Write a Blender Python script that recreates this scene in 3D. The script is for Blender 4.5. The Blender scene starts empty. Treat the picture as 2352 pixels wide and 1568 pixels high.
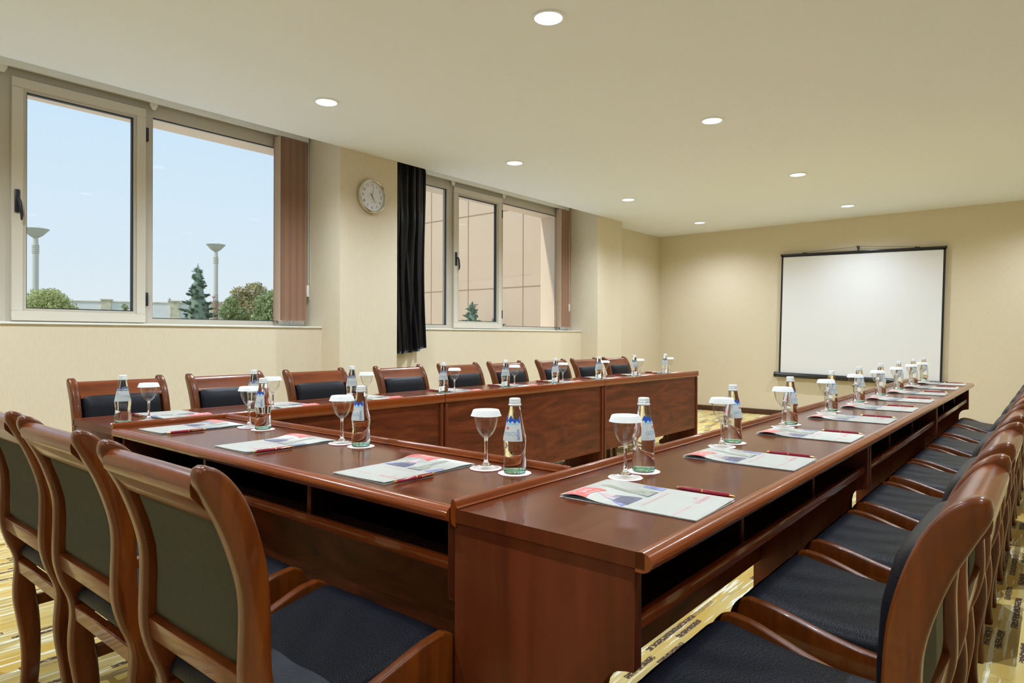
import bpy, bmesh, math, random
from mathutils import Vector, Matrix
PI = math.pi
random.seed(7)
SC = bpy.context.scene
COL = SC.collection
CAMZ = 1.12
ZT = 0.76            # table top height
ZC = 2.734           # ceiling height

# ------------------------------------------------------------------ materials
MATS = {}
def srgb(r, g, b):
    f = lambda c: (c/255/12.92) if c/255 <= 0.04045 else ((c/255+0.055)/1.055)**2.4
    return (f(r), f(g), f(b), 1)

def newmat(name):
    m = bpy.data.materials.new(name); m.use_nodes = True
    nt = m.node_tree; nt.nodes.clear()
    out = nt.nodes.new('ShaderNodeOutputMaterial')
    MATS[name] = m
    return m, nt, out

def N(nt, t, **kw):
    n = nt.nodes.new(t)
    for k, v in kw.items():
        if k in n.inputs: n.inputs[k].default_value = v
        else: setattr(n, k, v)
    return n

def pbr(name, col, rough=0.5, metal=0.0, coat=0.0, coat_rough=0.05, spec=0.5, noise=0.0, nscale=20.0, bump=0.0, bscale=200.0, sheen=0.0, trans=0.0, ior=1.45, subs=None):
    m, nt, out = newmat(name)
    b = N(nt, 'ShaderNodeBsdfPrincipled')
    b.inputs['Base Color'].default_value = col
    b.inputs['Roughness'].default_value = rough
    b.inputs['Metallic'].default_value = metal
    b.inputs['Coat Weight'].default_value = coat
    b.inputs['Coat Roughness'].default_value = coat_rough
    b.inputs['Specular IOR Level'].default_value = spec
    b.inputs['Sheen Weight'].default_value = sheen
    b.inputs['Transmission Weight'].default_value = trans
    b.inputs['IOR'].default_value = ior
    tc = N(nt, 'ShaderNodeTexCoord')
    if noise > 0:
        n = N(nt, 'ShaderNodeTexNoise', Scale=nscale, Detail=4.0)
        nt.links.new(tc.outputs['Object'], n.inputs['Vector'])
        mx = N(nt, 'ShaderNodeMix', data_type='RGBA', blend_type='MULTIPLY')
        mx.inputs[0].default_value = 1.0
        mx.inputs[6].default_value = col
        mr = N(nt, 'ShaderNodeMapRange'); mr.inputs[3].default_value = 1-noise; mr.inputs[4].default_value = 1+noise
        mr.inputs[1].default_value = 0.3; mr.inputs[2].default_value = 0.7
        nt.links.new(n.outputs['Fac'], mr.inputs[0])
        nt.links.new(mr.outputs[0], mx.inputs[7])
        nt.links.new(mx.outputs[2], b.inputs['Base Color'])
    if bump > 0:
        n2 = N(nt, 'ShaderNodeTexNoise', Scale=bscale, Detail=3.0)
        nt.links.new(tc.outputs['Object'], n2.inputs['Vector'])
        bp = N(nt, 'ShaderNodeBump'); bp.inputs['Strength'].default_value = bump; bp.inputs['Distance'].default_value = 0.004
        nt.links.new(n2.outputs['Fac'], bp.inputs['Height'])
        nt.links.new(bp.outputs[0], b.inputs['Normal'])
    nt.links.new(b.outputs[0], out.inputs[0])
    return m

def wood(name, dark, mid, light, grain=(1.5, 30, 30), rough=0.3, coat=0.6, coat_rough=0.06, dist=1.5, spec=0.3):
    """grain runs along the axis that has the small scale"""
    m, nt, out = newmat(name)
    tc = N(nt, 'ShaderNodeTexCoord'); mp = N(nt, 'ShaderNodeMapping'); mp.inputs['Scale'].default_value = grain
    nt.links.new(tc.outputs['Object'], mp.inputs[0])
    n1 = N(nt, 'ShaderNodeTexNoise', Scale=1.0, Detail=6.0, Roughness=0.6, Distortion=dist)
    nt.links.new(mp.outputs[0], n1.inputs['Vector'])
    cr = N(nt, 'ShaderNodeValToRGB')
    e = cr.color_ramp.elements
    e[0].position = 0.30; e[0].color = dark
    e[1].position = 0.72; e[1].color = light
    x = e.new(0.5); x.color = mid
    nt.links.new(n1.outputs['Fac'], cr.inputs[0])
    b = N(nt, 'ShaderNodeBsdfPrincipled')
    b.inputs['Roughness'].default_value = rough
    b.inputs['Specular IOR Level'].default_value = spec
    b.inputs['Coat Weight'].default_value = coat
    b.inputs['Coat Roughness'].default_value = coat_rough
    nt.links.new(cr.outputs[0], b.inputs['Base Color'])
    nt.links.new(b.outputs[0], out.inputs[0])
    return m

def emis(name, col, s):
    m, nt, out = newmat(name)
    e = N(nt, 'ShaderNodeEmission'); e.inputs[0].default_value = col; e.inputs[1].default_value = s
    nt.links.new(e.outputs[0], out.inputs[0]); return m

def thin_glass(name, tint=(1, 1, 1, 1), ior=1.5, rough=0.0, edge=0.0):
    m, nt, out = newmat(name)
    t = N(nt, 'ShaderNodeBsdfTransparent'); t.inputs[0].default_value = tint
    g = N(nt, 'ShaderNodeBsdfGlossy'); g.inputs['Roughness'].default_value = rough
    # Schlick reflectance, the same from both sides of the sheet
    lw = N(nt, 'ShaderNodeLayerWeight'); lw.inputs[0].default_value = 0.5
    pw = N(nt, 'ShaderNodeMath', operation='POWER'); pw.inputs[1].default_value = 4.0
    nt.links.new(lw.outputs['Facing'], pw.inputs[0])
    f = N(nt, 'ShaderNodeMapRange'); f.inputs[3].default_value = ((ior-1)/(ior+1))**2; f.inputs[4].default_value = 0.9
    nt.links.new(pw.outputs[0], f.inputs[0])
    mx = N(nt, 'ShaderNodeMixShader')
    nt.links.new(f.outputs[0], mx.inputs[0]); nt.links.new(t.outputs[0], mx.inputs[1]); nt.links.new(g.outputs[0], mx.inputs[2])
    nt.links.new(mx.outputs[0], out.inputs[0]); return m

wood('table_wood', srgb(74, 31, 12), srgb(88, 39, 16), srgb(101, 48, 20), grain=(1.2, 12, 12), rough=0.19, coat=0.0, spec=0.26)
wood('table_panel_wood', srgb(66, 28, 13), srgb(94, 43, 21), srgb(118, 58, 30), grain=(1.6, 20, 7), rough=0.38, coat=0.0, dist=2.5, spec=0.2)
wood('table_side_wood', srgb(76, 32, 14), srgb(90, 39, 17), srgb(102, 47, 22), grain=(9, 9, .8), rough=0.36, coat=0.0, spec=0.22)
wood('table_edge_wood', srgb(116, 51, 16), srgb(128, 59, 19), srgb(140, 68, 25), grain=(1.0, 14, 14), rough=0.2, coat=0.35, coat_rough=0.05)
wood('cubby_shade_wood', srgb(34, 15, 9), srgb(40, 18, 11), srgb(46, 22, 13), grain=(1.2, 12, 12), rough=0.5, coat=0.0)  # very dark tone paints the cubby's shade into shelf, dividers and back
wood('chair_wood', srgb(78, 34, 7), srgb(97, 45, 9), srgb(114, 57, 13), grain=(14, 14, 2.5), rough=0.3, coat=0.28, coat_rough=0.04)
wood('chair_rail_wood', srgb(86, 36, 8), srgb(108, 48, 11), srgb(124, 60, 15), grain=(3, 16, 16), rough=0.28, coat=0.35, coat_rough=0.04)
wood('baseboard_wood', srgb(62, 38, 24), srgb(82, 52, 34), srgb(100, 66, 44), grain=(1, 20, 20), rough=0.4, coat=0.2)
pbr('seat_leather', srgb(14, 15, 22), rough=0.44, spec=0.22, bump=0.25, bscale=260, noise=0.12, nscale=9)
pbr('back_fabric', srgb(98, 97, 82), rough=0.8, noise=0.06, nscale=60, sheen=0.0)
pbr('ceiling_paint', srgb(238, 244, 255), rough=0.85)
pbr('facade_paint', srgb(228, 208, 186), rough=0.8)
pbr('frame_alu', srgb(196, 188, 172), rough=0.4, metal=0.0, spec=0.5)
pbr('frame_alu_light', srgb(216, 208, 192), rough=0.4, metal=0.0)
pbr('gasket', srgb(52, 54, 62), rough=0.6)
pbr('dark_plastic', srgb(44, 45, 52), rough=0.35)
pbr('rail_white', srgb(238, 238, 230), rough=0.35)
pbr('white_plastic', srgb(232, 230, 222), rough=0.4)
pbr('slat_brown', srgb(196, 158, 122), rough=0.8, noise=0.18, nscale=40)
pbr('slat_mauve', srgb(176, 142, 122), rough=0.8, noise=0.1, nscale=40)
pbr('slat_lit_tint', srgb(232, 212, 188), rough=0.8)
pbr('chrome', srgb(205, 203, 188), rough=0.18, metal=1.0)
pbr('clock_face', srgb(232, 235, 246), rough=0.5)
pbr('ink_dark', srgb(62, 62, 74), rough=0.5)
pbr('paper_white', srgb(242, 240, 230), rough=0.45, coat=0.25, coat_rough=0.15)
pbr('paper_grey', srgb(140, 160, 166), rough=0.5)
pbr('print_red', srgb(232, 96, 96), rough=0.35, coat=0.2)
pbr('print_rose', srgb(232, 150, 156), rough=0.4)
pbr('print_navy', srgb(92, 92, 116), rough=0.35, coat=0.2, noise=0.35, nscale=60)
pbr('print_blue', srgb(118, 128, 178), rough=0.35, coat=0.2, noise=0.5, nscale=80)
pbr('print_skin', srgb(190, 168, 172), rough=0.35)
pbr('print_olive', srgb(150, 154, 140), rough=0.35, noise=0.3, nscale=70)
pbr('paper_cap', srgb(228, 229, 226), rough=0.8)
pbr('coaster_paper', srgb(240, 232, 228), rough=0.8)
pbr('coaster_rim', srgb(232, 186, 180), rough=0.8)
pbr('pen_maroon', srgb(140, 20, 48), rough=0.2, coat=0.8)
pbr('gold', srgb(224, 190, 104), rough=0.2, metal=1.0)
pbr('cap_white', srgb(214, 218, 216), rough=0.35, metal=0.2)
pbr('label_white', srgb(222, 232, 236), rough=0.5)
pbr('label_blue', srgb(36, 92, 196), rough=0.5)
pbr('label_sky', srgb(140, 200, 226), rough=0.5)
pbr('label_text', srgb(126, 172, 188), rough=0.5)
pbr('label_violet', srgb(110, 116, 180), rough=0.5)
pbr('label_red', srgb(214, 74, 58), rough=0.5)
pbr('screen_white', srgb(232, 233, 238), rough=0.6)
pbr('screen_black', srgb(34, 32, 34), rough=0.4)
pbr('tube_black', srgb(30, 30, 34), rough=0.22, coat=0.4)
pbr('stone_cap', srgb(214, 206, 178), rough=0.9, noise=0.2, nscale=6)
pbr('wall_white', srgb(236, 236, 232), rough=0.9, noise=0.04, nscale=3)
pbr('lamp_metal', srgb(208, 206, 196), rough=0.5)
pbr('lamp_rust', srgb(164, 128, 116), rough=0.6)
pbr('lamp_glass', srgb(214, 222, 214), rough=0.3)
pbr('bark', srgb(96, 82, 66), rough=0.9)
pbr('grass', srgb(150, 152, 130), rough=0.95, noise=0.3, nscale=2)
pbr('rose_petal', srgb(232, 170, 184), rough=0.7)
def leafmat(name, a, b):
    m, nt, out = newmat(name)
    g = N(nt, 'ShaderNodeNewGeometry')
    cr = N(nt, 'ShaderNodeValToRGB'); cr.color_ramp.elements[0].color = a; cr.color_ramp.elements[1].color = b
    nt.links.new(g.outputs['Random Per Island'], cr.inputs[0])
    p = N(nt, 'ShaderNodeBsdfPrincipled'); p.inputs['Roughness'].default_value = 0.6
    nt.links.new(cr.outputs[0], p.inputs['Base Color'])
    tr = N(nt, 'ShaderNodeBsdfTranslucent'); nt.links.new(cr.outputs[0], tr.inputs[0])
    mx = N(nt, 'ShaderNodeMixShader'); mx.inputs[0].default_value = 0.35
    nt.links.new(p.outputs[0], mx.inputs[1]); nt.links.new(tr.outputs[0], mx.inputs[2])
    nt.links.new(mx.outputs[0], out.inputs[0]); return m
leafmat('leaf_yellow', srgb(146, 166, 112), srgb(226, 226, 158))
leafmat('leaf_green', srgb(128, 150, 112), srgb(190, 204, 144))
leafmat('leaf_olive', srgb(150, 162, 114), srgb(214, 190, 146))
leafmat('leaf_spruce', srgb(126, 150, 134), srgb(172, 190, 166))
leafmat('leaf_teal', srgb(104, 140, 124), srgb(146, 176, 158))

def sheet(name, col, f):
    m, nt, out = newmat(name)
    p = N(nt, 'ShaderNodeBsdfPrincipled'); p.inputs['Base Color'].default_value = col; p.inputs['Roughness'].default_value = .7
    tr = N(nt, 'ShaderNodeBsdfTranslucent'); tr.inputs[0].default_value = col
    mx = N(nt, 'ShaderNodeMixShader'); mx.inputs[0].default_value = f
    nt.links.new(p.outputs[0], mx.inputs[1]); nt.links.new(tr.outputs[0], mx.inputs[2]); nt.links.new(mx.outputs[0], out.inputs[0])
sheet('slat_brown', srgb(226, 196, 166), .4); sheet('slat_mauve', srgb(214, 184, 166), .4); sheet('slat_lit_tint', srgb(238, 220, 198), .4)
sheet('label_white', srgb(228, 236, 238), .45); sheet('label_blue', srgb(40, 96, 200), .3)

# wallpaper: cream with a faint woven texture
def wallpaper():
    m, nt, out = newmat('wallpaper')
    tc = N(nt, 'ShaderNodeTexCoord')
    mp = N(nt, 'ShaderNodeMapping'); mp.inputs['Scale'].default_value = (1, 1, 0.12)
    nt.links.new(tc.outputs['Object'], mp.inputs[0])
    n = N(nt, 'ShaderNodeTexNoise', Scale=160.0, Detail=2.0); nt.links.new(mp.outputs[0], n.inputs['Vector'])
    n2 = N(nt, 'ShaderNodeTexNoise', Scale=1.3, Detail=3.0); nt.links.new(tc.outputs['Object'], n2.inputs['Vector'])
    cr = N(nt, 'ShaderNodeValToRGB'); e = cr.color_ramp.elements
    e[0].position = 0.35; e[0].color = srgb(218, 205, 180); e[1].position = 0.65; e[1].color = srgb(222, 210, 185)
    nt.links.new(n.outputs['Fac'], cr.inputs[0])
    mr = N(nt, 'ShaderNodeMapRange'); mr.inputs[1].default_value = .62; mr.inputs[2].default_value = .8; mr.inputs[3].default_value = 0; mr.inputs[4].default_value = .35
    nt.links.new(n2.outputs['Fac'], mr.inputs[0])
    mx = N(nt, 'ShaderNodeMix', data_type='RGBA'); mx.inputs[7].default_value = srgb(216, 204, 174)
    nt.links.new(mr.outputs[0], mx.inputs[0]); nt.links.new(cr.outputs[0], mx.inputs[6])
    b = N(nt, 'ShaderNodeBsdfPrincipled'); b.inputs['Roughness'].default_value = 0.7
    nt.links.new(mx.outputs[2], b.inputs['Base Color']); nt.links.new(b.outputs[0], out.inputs[0])
wallpaper()

# carpet: lines running along the room (y), golden / cream / grey, with brown dashes
def carpet():
    m, nt, out = newmat('carpet')
    L = nt.links.new
    tc = N(nt, 'ShaderNodeTexCoord')
    # wobble
    wn = N(nt, 'ShaderNodeTexNoise', Scale=28.0, Detail=3.0); L(tc.outputs['Object'], wn.inputs['Vector'])
    sub = N(nt, 'ShaderNodeVectorMath', operation='SUBTRACT'); sub.inputs[1].default_value = (.5, .5, .5); L(wn.outputs['Color'], sub.inputs[0])
    scl = N(nt, 'ShaderNodeVectorMath', operation='SCALE'); scl.inputs[3].default_value = 0.008; L(sub.outputs[0], scl.inputs[0])
    add = N(nt, 'ShaderNodeVectorMath', operation='ADD'); L(tc.outputs['Object'], add.inputs[0]); L(scl.outputs[0], add.inputs[1])
    P = add.outputs[0]
    def stretched(sx, sy, seed, detail=2.0):
        mp = N(nt, 'ShaderNodeMapping'); mp.inputs['Scale'].default_value = (sx, sy, 1); mp.inputs['Location'].default_value = (seed, seed*1.7, seed)
        L(P, mp.inputs[0]); n = N(nt, 'ShaderNodeTexNoise', Scale=1.0, Detail=detail); L(mp.outputs[0], n.inputs['Vector']); return n.outputs['Fac']
    def step(src, a, b):
        r = N(nt, 'ShaderNodeMapRange'); r.inputs[1].default_value = a; r.inputs[2].default_value = b; L(src, r.inputs[0]); return r.outputs[0]
    def mix(fac, a, b):
        x = N(nt, 'ShaderNodeMix', data_type='RGBA'); L(fac, x.inputs[0])
        if isinstance(a, tuple): x.inputs[6].default_value = a
        else: L(a, x.inputs[6])
        if isinstance(b, tuple): x.inputs[7].default_value = b
        else: L(b, x.inputs[7])
        return x.outputs[2]
    base = mix(step(stretched(13, 1.1, 3), .42, .60), srgb(204, 168, 76), srgb(214, 194, 128))
    base = mix(step(stretched(24, 1.6, 31), .58, .62), base, srgb(190, 170, 108))
    base = mix(step(stretched(52, 2.4, 11), .575, .60), base, srgb(238, 236, 214))
    # brown dashes in clusters
    mp = N(nt, 'ShaderNodeMapping'); mp.inputs['Scale'].default_value = (1, 1, 1); L(P, mp.inputs[0])
    sep = N(nt, 'ShaderNodeSeparateXYZ'); L(P, sep.inputs[0])
    sx = N(nt, 'ShaderNodeMath', operation='MULTIPLY'); sx.inputs[1].default_value = 27.0; L(sep.outputs[0], sx.inputs[0])
    fx = N(nt, 'ShaderNodeMath', operation='FLOOR'); L(sx.outputs[0], fx.inputs[0])
    fr = N(nt, 'ShaderNodeMath', operation='FRACT'); L(sx.outputs[0], fr.inputs[0])
    wn1 = N(nt, 'ShaderNodeTexWhiteNoise', noise_dimensions='1D'); L(fx.outputs[0], wn1.inputs['W'])
    off = N(nt, 'ShaderNodeMath', operation='MULTIPLY'); off.inputs[1].default_value = 0.22; L(wn1.outputs[0], off.inputs[0])
    yy = N(nt, 'ShaderNodeMath', operation='ADD'); L(sep.outputs[1], yy.inputs[0]); L(off.outputs[0], yy.inputs[1])
    sy = N(nt, 'ShaderNodeMath', operation='MULTIPLY'); sy.inputs[1].default_value = 5.2; L(yy.outputs[0], sy.inputs[0])
    fy = N(nt, 'ShaderNodeMath', operation='FLOOR'); L(sy.outputs[0], fy.inputs[0])
    cmb = N(nt, 'ShaderNodeCombineXYZ')
    L(fx.outputs[0], cmb.inputs[0]); L(fy.outputs[0], cmb.inputs[1])
    # cluster mask at low frequency in (x strip/4, y)
    cm = N(nt, 'ShaderNodeMapping'); cm.inputs['Scale'].default_value = (0.31, 0.61, 1); L(cmb.outputs[0], cm.inputs[0])
    cn = N(nt, 'ShaderNodeTexNoise', Scale=1.0, Detail=0.0); L(cm.outputs[0], cn.inputs['Vector'])
    clus = step(cn.outputs['Fac'], .545, .555)
    wn2 = N(nt, 'ShaderNodeTexWhiteNoise', noise_dimensions='2D'); L(cmb.outputs[0], wn2.inputs['Vector'])
    pick = step(wn2.outputs[0], .22, .24)
    sh1 = step(fr.outputs[0], .16, .24)
    inv = N(nt, 'ShaderNodeMath', operation='SUBTRACT'); inv.inputs[0].default_value = 1.0; L(fr.outputs[0], inv.inputs[1])
    sh2 = step(inv.outputs[0], .16, .24)
    fine = step(stretched(170, 60, 5, 1.0), .36, .44)
    def mul(a, b):
        x = N(nt, 'ShaderNodeMath', operation='MULTIPLY'); L(a, x.inputs[0]); L(b, x.inputs[1]); return x.outputs[0]
    mask = mul(mul(mul(mul(clus, pick), sh1), sh2), fine)
    colr = mix(mask, base, srgb(78, 58, 48))
    b = N(nt, 'ShaderNodeBsdfPrincipled'); b.inputs['Roughness'].default_value = 0.95; b.inputs['Specular IOR Level'].default_value = 0.1
    b.inputs['Sheen Weight'].default_value = 0.2
    L(colr, b.inputs['Base Color'])
    pile = N(nt, 'ShaderNodeTexNoise', Scale=420.0, Detail=2.0); L(tc.outputs['Object'], pile.inputs['Vector'])
    bp = N(nt, 'ShaderNodeBump'); bp.inputs['Strength'].default_value = 0.5; bp.inputs['Distance'].default_value = 0.004
    L(pile.outputs['Fac'], bp.inputs['Height']); L(bp.outputs[0], b.inputs['Normal'])
    L(b.outputs[0], out.inputs[0])
carpet()

def satin():
    m, nt, out = newmat('black_satin')
    b = N(nt, 'ShaderNodeBsdfPrincipled'); b.inputs['Base Color'].default_value = srgb(24, 24, 30)
    b.inputs['Roughness'].default_value = 0.30; b.inputs['Specular IOR Level'].default_value = 0.9; b.inputs['Sheen Weight'].default_value = 0.35
    b.inputs['Sheen Roughness'].default_value = 0.3
    tc = N(nt, 'ShaderNodeTexCoord'); mp = N(nt, 'ShaderNodeMapping'); mp.inputs['Scale'].default_value = (60, 60, 9)
    n = N(nt, 'ShaderNodeTexNoise', Scale=1.0, Detail=3.0)
    nt.links.new(tc.outputs['Object'], mp.inputs[0]); nt.links.new(mp.outputs[0], n.inputs['Vector'])
    bp = N(nt, 'ShaderNodeBump'); bp.inputs['Strength'].default_value = .35; bp.inputs['Distance'].default_value = .01
    nt.links.new(n.outputs['Fac'], bp.inputs['Height']); nt.links.new(bp.outputs[0], b.inputs['Normal'])
    nt.links.new(b.outputs[0], out.inputs[0])
satin()

def cladding():
    m, nt, out = newmat('cladding')
    tc = N(nt, 'ShaderNodeTexCoord')
    n = N(nt, 'ShaderNodeTexNoise', Scale=0.6, Detail=2.0); nt.links.new(tc.outputs['Object'], n.inputs['Vector'])
    cr = N(nt, 'ShaderNodeValToRGB'); e = cr.color_ramp.elements
    e[0].position = .3; e[0].color = srgb(194, 172, 148); e[1].position = .7; e[1].color = srgb(200, 178, 154)
    nt.links.new(n.outputs['Fac'], cr.inputs[0])
    b = N(nt, 'ShaderNodeBsdfPrincipled'); b.inputs['Roughness'].default_value = 0.6
    nt.links.new(cr.outputs[0], b.inputs['Base Color']); nt.links.new(b.outputs[0], out.inputs[0])
cladding()
pbr('joint_dark', srgb(150, 128, 108), rough=0.9)

thin_glass('window_glass', (0.995, 0.998, 0.998, 1), 1.32)
thin_glass('bowl_glass', (0.985, 0.985, 0.985, 1), 1.5, 0.02)
def solidglass(name, col, ior):
    m, nt, out = newmat(name)
    g = N(nt, 'ShaderNodeBsdfGlass'); g.inputs[0].default_value = col; g.inputs['Roughness'].default_value = 0.0; g.inputs['IOR'].default_value = ior
    nt.links.new(g.outputs[0], out.inputs[0])
solidglass('stem_glass', (1, 1, 1, 1), 1.45)
solidglass('bottle_glass', (0.985, 0.995, 0.992, 1), 1.36)
solidglass('bottle_teal', (0.78, 0.96, 0.91, 1), 1.36)
emis('downlight_glow', (1.0, 0.99, 0.97, 1), 2.6)

# ------------------------------------------------------------------ mesh helpers
def B(): return bmesh.new()

def box(bm, x0, x1, y0, y1, z0, z1, mi=0):
    vs = [bm.verts.new(p) for p in ((x0,y0,z0),(x1,y0,z0),(x1,y1,z0),(x0,y1,z0),(x0,y0,z1),(x1,y0,z1),(x1,y1,z1),(x0,y1,z1))]
    for f in ((0,3,2,1),(4,5,6,7),(0,1,5,4),(1,2,6,5),(2,3,7,6),(3,0,4,7)):
        fc = bm.faces.new([vs[i] for i in f]); fc.material_index = mi

def prism(bm, pts, axis, a, b, mi=0):
    """pts = 2D polygon; axis 'x': pts are (y,z); 'y': (x,z); 'z': (x,y)"""
    def mk(p, t):
        return {'x': (t, p[0], p[1]), 'y': (p[0], t, p[1]), 'z': (p[0], p[1], t)}[axis]
    A = [bm.verts.new(mk(p, a)) for p in pts]; Bv = [bm.verts.new(mk(p, b)) for p in pts]
    n = len(pts)
    for i in range(n):
        bm.faces.new((A[i], A[(i+1) % n], Bv[(i+1) % n], Bv[i])).material_index = mi
    bm.faces.new(A[::-1]).material_index = mi; bm.faces.new(Bv).material_index = mi

def lathe(bm, prof, seg=24, mi=0, cx=0, cy=0, cap=True):
    rings = []
    for r, z in prof:
        if r < 1e-6: rings.append([bm.verts.new((cx, cy, z))])
        else: rings.append([bm.verts.new((cx+r*math.cos(2*PI*i/seg), cy+r*math.sin(2*PI*i/seg), z)) for i in range(seg)])
    for a, b in zip(rings, rings[1:]):
        if len(a) == 1 and len(b) == 1: continue
        for i in range(seg):
            j = (i+1) % seg
            if len(a) == 1: f = bm.faces.new((a[0], b[i], b[j]))
            elif len(b) == 1: f = bm.faces.new((a[i], a[j], b[0]))
            else: f = bm.faces.new((a[i], a[j], b[j], b[i]))
            f.material_index = mi
    if cap:
        if len(rings[0]) > 1: bm.faces.new(rings[0][::-1]).material_index = mi
        if len(rings[-1]) > 1: bm.faces.new(rings[-1]).material_index = mi

def tube(bm, pts, r, seg=8, mi=0, taper=None):
    pts = [Vector(p) for p in pts]; rings = []
    for i, p in enumerate(pts):
        d = (pts[min(i+1, len(pts)-1)]-pts[max(i-1, 0)]).normalized()
        up = Vector((0, 0, 1)) if abs(d.z) < 0.9 else Vector((1, 0, 0))
        s = d.cross(up).normalized(); t = s.cross(d).normalized()
        rr = r if taper is None else taper[i]
        rings.append([bm.verts.new(p + s*rr*math.cos(2*PI*k/seg) + t*rr*math.sin(2*PI*k/seg)) for k in range(seg)])
    for a, b in zip(rings, rings[1:]):
        for k in range(seg):
            bm.faces.new((a[k], a[(k+1) % seg], b[(k+1) % seg], b[k])).material_index = mi
    bm.faces.new(rings[0][::-1]).material_index = mi; bm.faces.new(rings[-1]).material_index = mi

def grid(bm, nu, nv, fn, mi=0, close_u=False):
    vs = [[bm.verts.new(fn(i/nu, j/nv)) for j in range(nv+1)] for i in range(nu+(0 if close_u else 1))]
    n = len(vs)
    for i in range(nu):
        for j in range(nv):
            bm.faces.new((vs[i][j], vs[(i+1) % n][j], vs[(i+1) % n][j+1], vs[i][j+1])).material_index = mi
    return vs

def bevel(bm, w, seg=2, ang=35, skip=None):
    bmesh.ops.recalc_face_normals(bm, faces=bm.faces)
    es = [e for e in bm.edges if len(e.link_faces) == 2 and e.calc_face_angle(0) > math.radians(ang) and not (skip and skip(e))]
    bmesh.ops.bevel(bm, geom=es, offset=w, offset_type='OFFSET', segments=seg, profile=0.5, affect='EDGES', clamp_overlap=True)

def obj(name, bm, mats, parent=None, smooth=True, ang=38, recalc=True):
    if recalc: bmesh.ops.recalc_face_normals(bm, faces=bm.faces)
    me = bpy.data.meshes.new(name)
    for f in bm.faces: f.smooth = smooth
    if smooth:
        for e in bm.edges:
            if len(e.link_faces) == 2 and e.calc_face_angle(0) > math.radians(ang): e.smooth = False
    bm.to_mesh(me); bm.free()
    if isinstance(mats, str): mats = [mats]
    for m in mats: me.materials.append(MATS[m])
    o = bpy.data.objects.new(name, me); COL.objects.link(o)
    if parent is not None: o.parent = parent
    return o

def empty(name, loc=(0, 0, 0), rz=0.0):
    o = bpy.data.objects.new(name, None); COL.objects.link(o)
    o.empty_display_size = 0.1
    o.location = loc; o.rotation_euler = (0, 0, rz); return o

def tag(o, label, cat, group=None, kind=None):
    o['label'] = label; o['category'] = cat
    if group: o['group'] = group
    if kind: o['kind'] = kind
    return o
def struct(o): o['kind'] = 'structure'; return o

def copy_tree(o, parent=None):
    c = o.copy(); COL.objects.link(c); c.parent = parent
    for ch in list(o.children): copy_tree(ch, c)
    return c
USED = set()
def instance(proto, loc, rz, label, cat, group):
    if proto.name not in USED: USED.add(proto.name); o = proto
    else: o = copy_tree(proto)
    o.location = loc; o.rotation_euler = (0, 0, rz)
    tag(o, label, cat, group); return o

FONT_CACHE = {}
def text_faces(s, size):
    """returns (verts, faces) of flat text centred on the origin in the xy plane"""
    key = (s, size)
    if key in FONT_CACHE: return FONT_CACHE[key]
    cu = bpy.data.curves.new('t', 'FONT'); cu.body = s; cu.size = size; cu.align_x = 'CENTER'; cu.align_y = 'CENTER'; cu.resolution_u = 3
    o = bpy.data.objects.new('t', cu); COL.objects.link(o)
    bpy.context.view_layer.update()
    dg = bpy.context.evaluated_depsgraph_get()
    me = bpy.data.meshes.new_from_object(o.evaluated_get(dg))
    v = [tuple(x.co) for x in me.vertices]; f = [tuple(p.vertices) for p in me.polygons]
    bpy.data.objects.remove(o); bpy.data.curves.remove(cu); bpy.data.meshes.remove(me)
    FONT_CACHE[key] = (v, f); return v, f
def add_text(bm, s, size, fn, mi=0):
    v, f = text_faces(s, size)
    vs = [bm.verts.new(fn(x, y)) for x, y, _ in v]
    for p in f:
        try: bm.faces.new([vs[i] for i in p]).material_index = mi
        except ValueError: pass

# ------------------------------------------------------------------ room shell
XL = -4.71        # column face, ceiling edge
XW = -4.976       # wall face under the windows
XR = 1.85; YB = -2.6; YF = 9.75
bm = B(); box(bm, -5.5, XR+.15, YB-.15, YF+.15, -0.12, 0); struct(obj('floor', bm, 'carpet', smooth=False))
bm = B()
box(bm, XL, XR+.15, YB-.15, YF+.15, ZC, ZC+.22)
box(bm, -5.24, XL, YB-.15, YF+.15, 2.895, ZC+.22)
box(bm, -5.24, XL, 8.0, YF+.15, ZC, 2.895)
box(bm, -5.24, XL, 3.45, 3.95, ZC, 2.895)
struct(obj('ceiling', bm, 'ceiling_paint', smooth=False))
bm = B(); box(bm, -5.5, XR+.15, YF, YF+.15, 0, ZC); struct(obj('wall_far', bm, 'wallpaper', smooth=False))
bm = B(); box(bm, -5.5, XR+.15, YB-.15, YB, 0, ZC); struct(obj('wall_back', bm, 'wallpaper', smooth=False))
bm = B(); box(bm, XR, XR+.15, YB, YF, 0, ZC); struct(obj('wall_right', bm, 'wallpaper', smooth=False))
bm = B()
box(bm, -5.30, XW, YB, YF, 0, 1.190)
for y0, y1 in ((3.39, 4.02), (7.466, 8.09), (-.35, .28)):
    box(bm, -5.30, XL, y0, y1, 0, 2.91)
box(bm, -5.30, XW, 8.09, YF, 1.19, ZC)
box(bm, -5.30, XW, YB, -.35, 1.19, 2.895)
struct(obj('wall_left', bm, 'wallpaper', smooth=False))
# facade skin outside
bm = B()
box(bm, -5.54, -5.30, YB-1, 10.4, -.2, 1.192)
box(bm, -5.54, -5.245, YB-1, 10.4, 2.768, 3.6)
for y0, y1 in ((3.31, 4.10), (7.31, 10.4), (-3.6, .34)):
    box(bm, -5.54, -5.30, y0, y1, 1.192, 2.768)
struct(obj('wall_outside', bm, 'facade_paint', smooth=False))
# sills
for nm, y0, y1 in (('trim_1', .28, 3.39), ('trim_2', 4.02, 7.466)):
    bm = B(); box(bm, -5.29, XW+.012, y0+.001, y1-.001, 1.1905, 1.2045); bevel(bm, .003)
    struct(obj(nm, bm, 'rail_white'))
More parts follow.
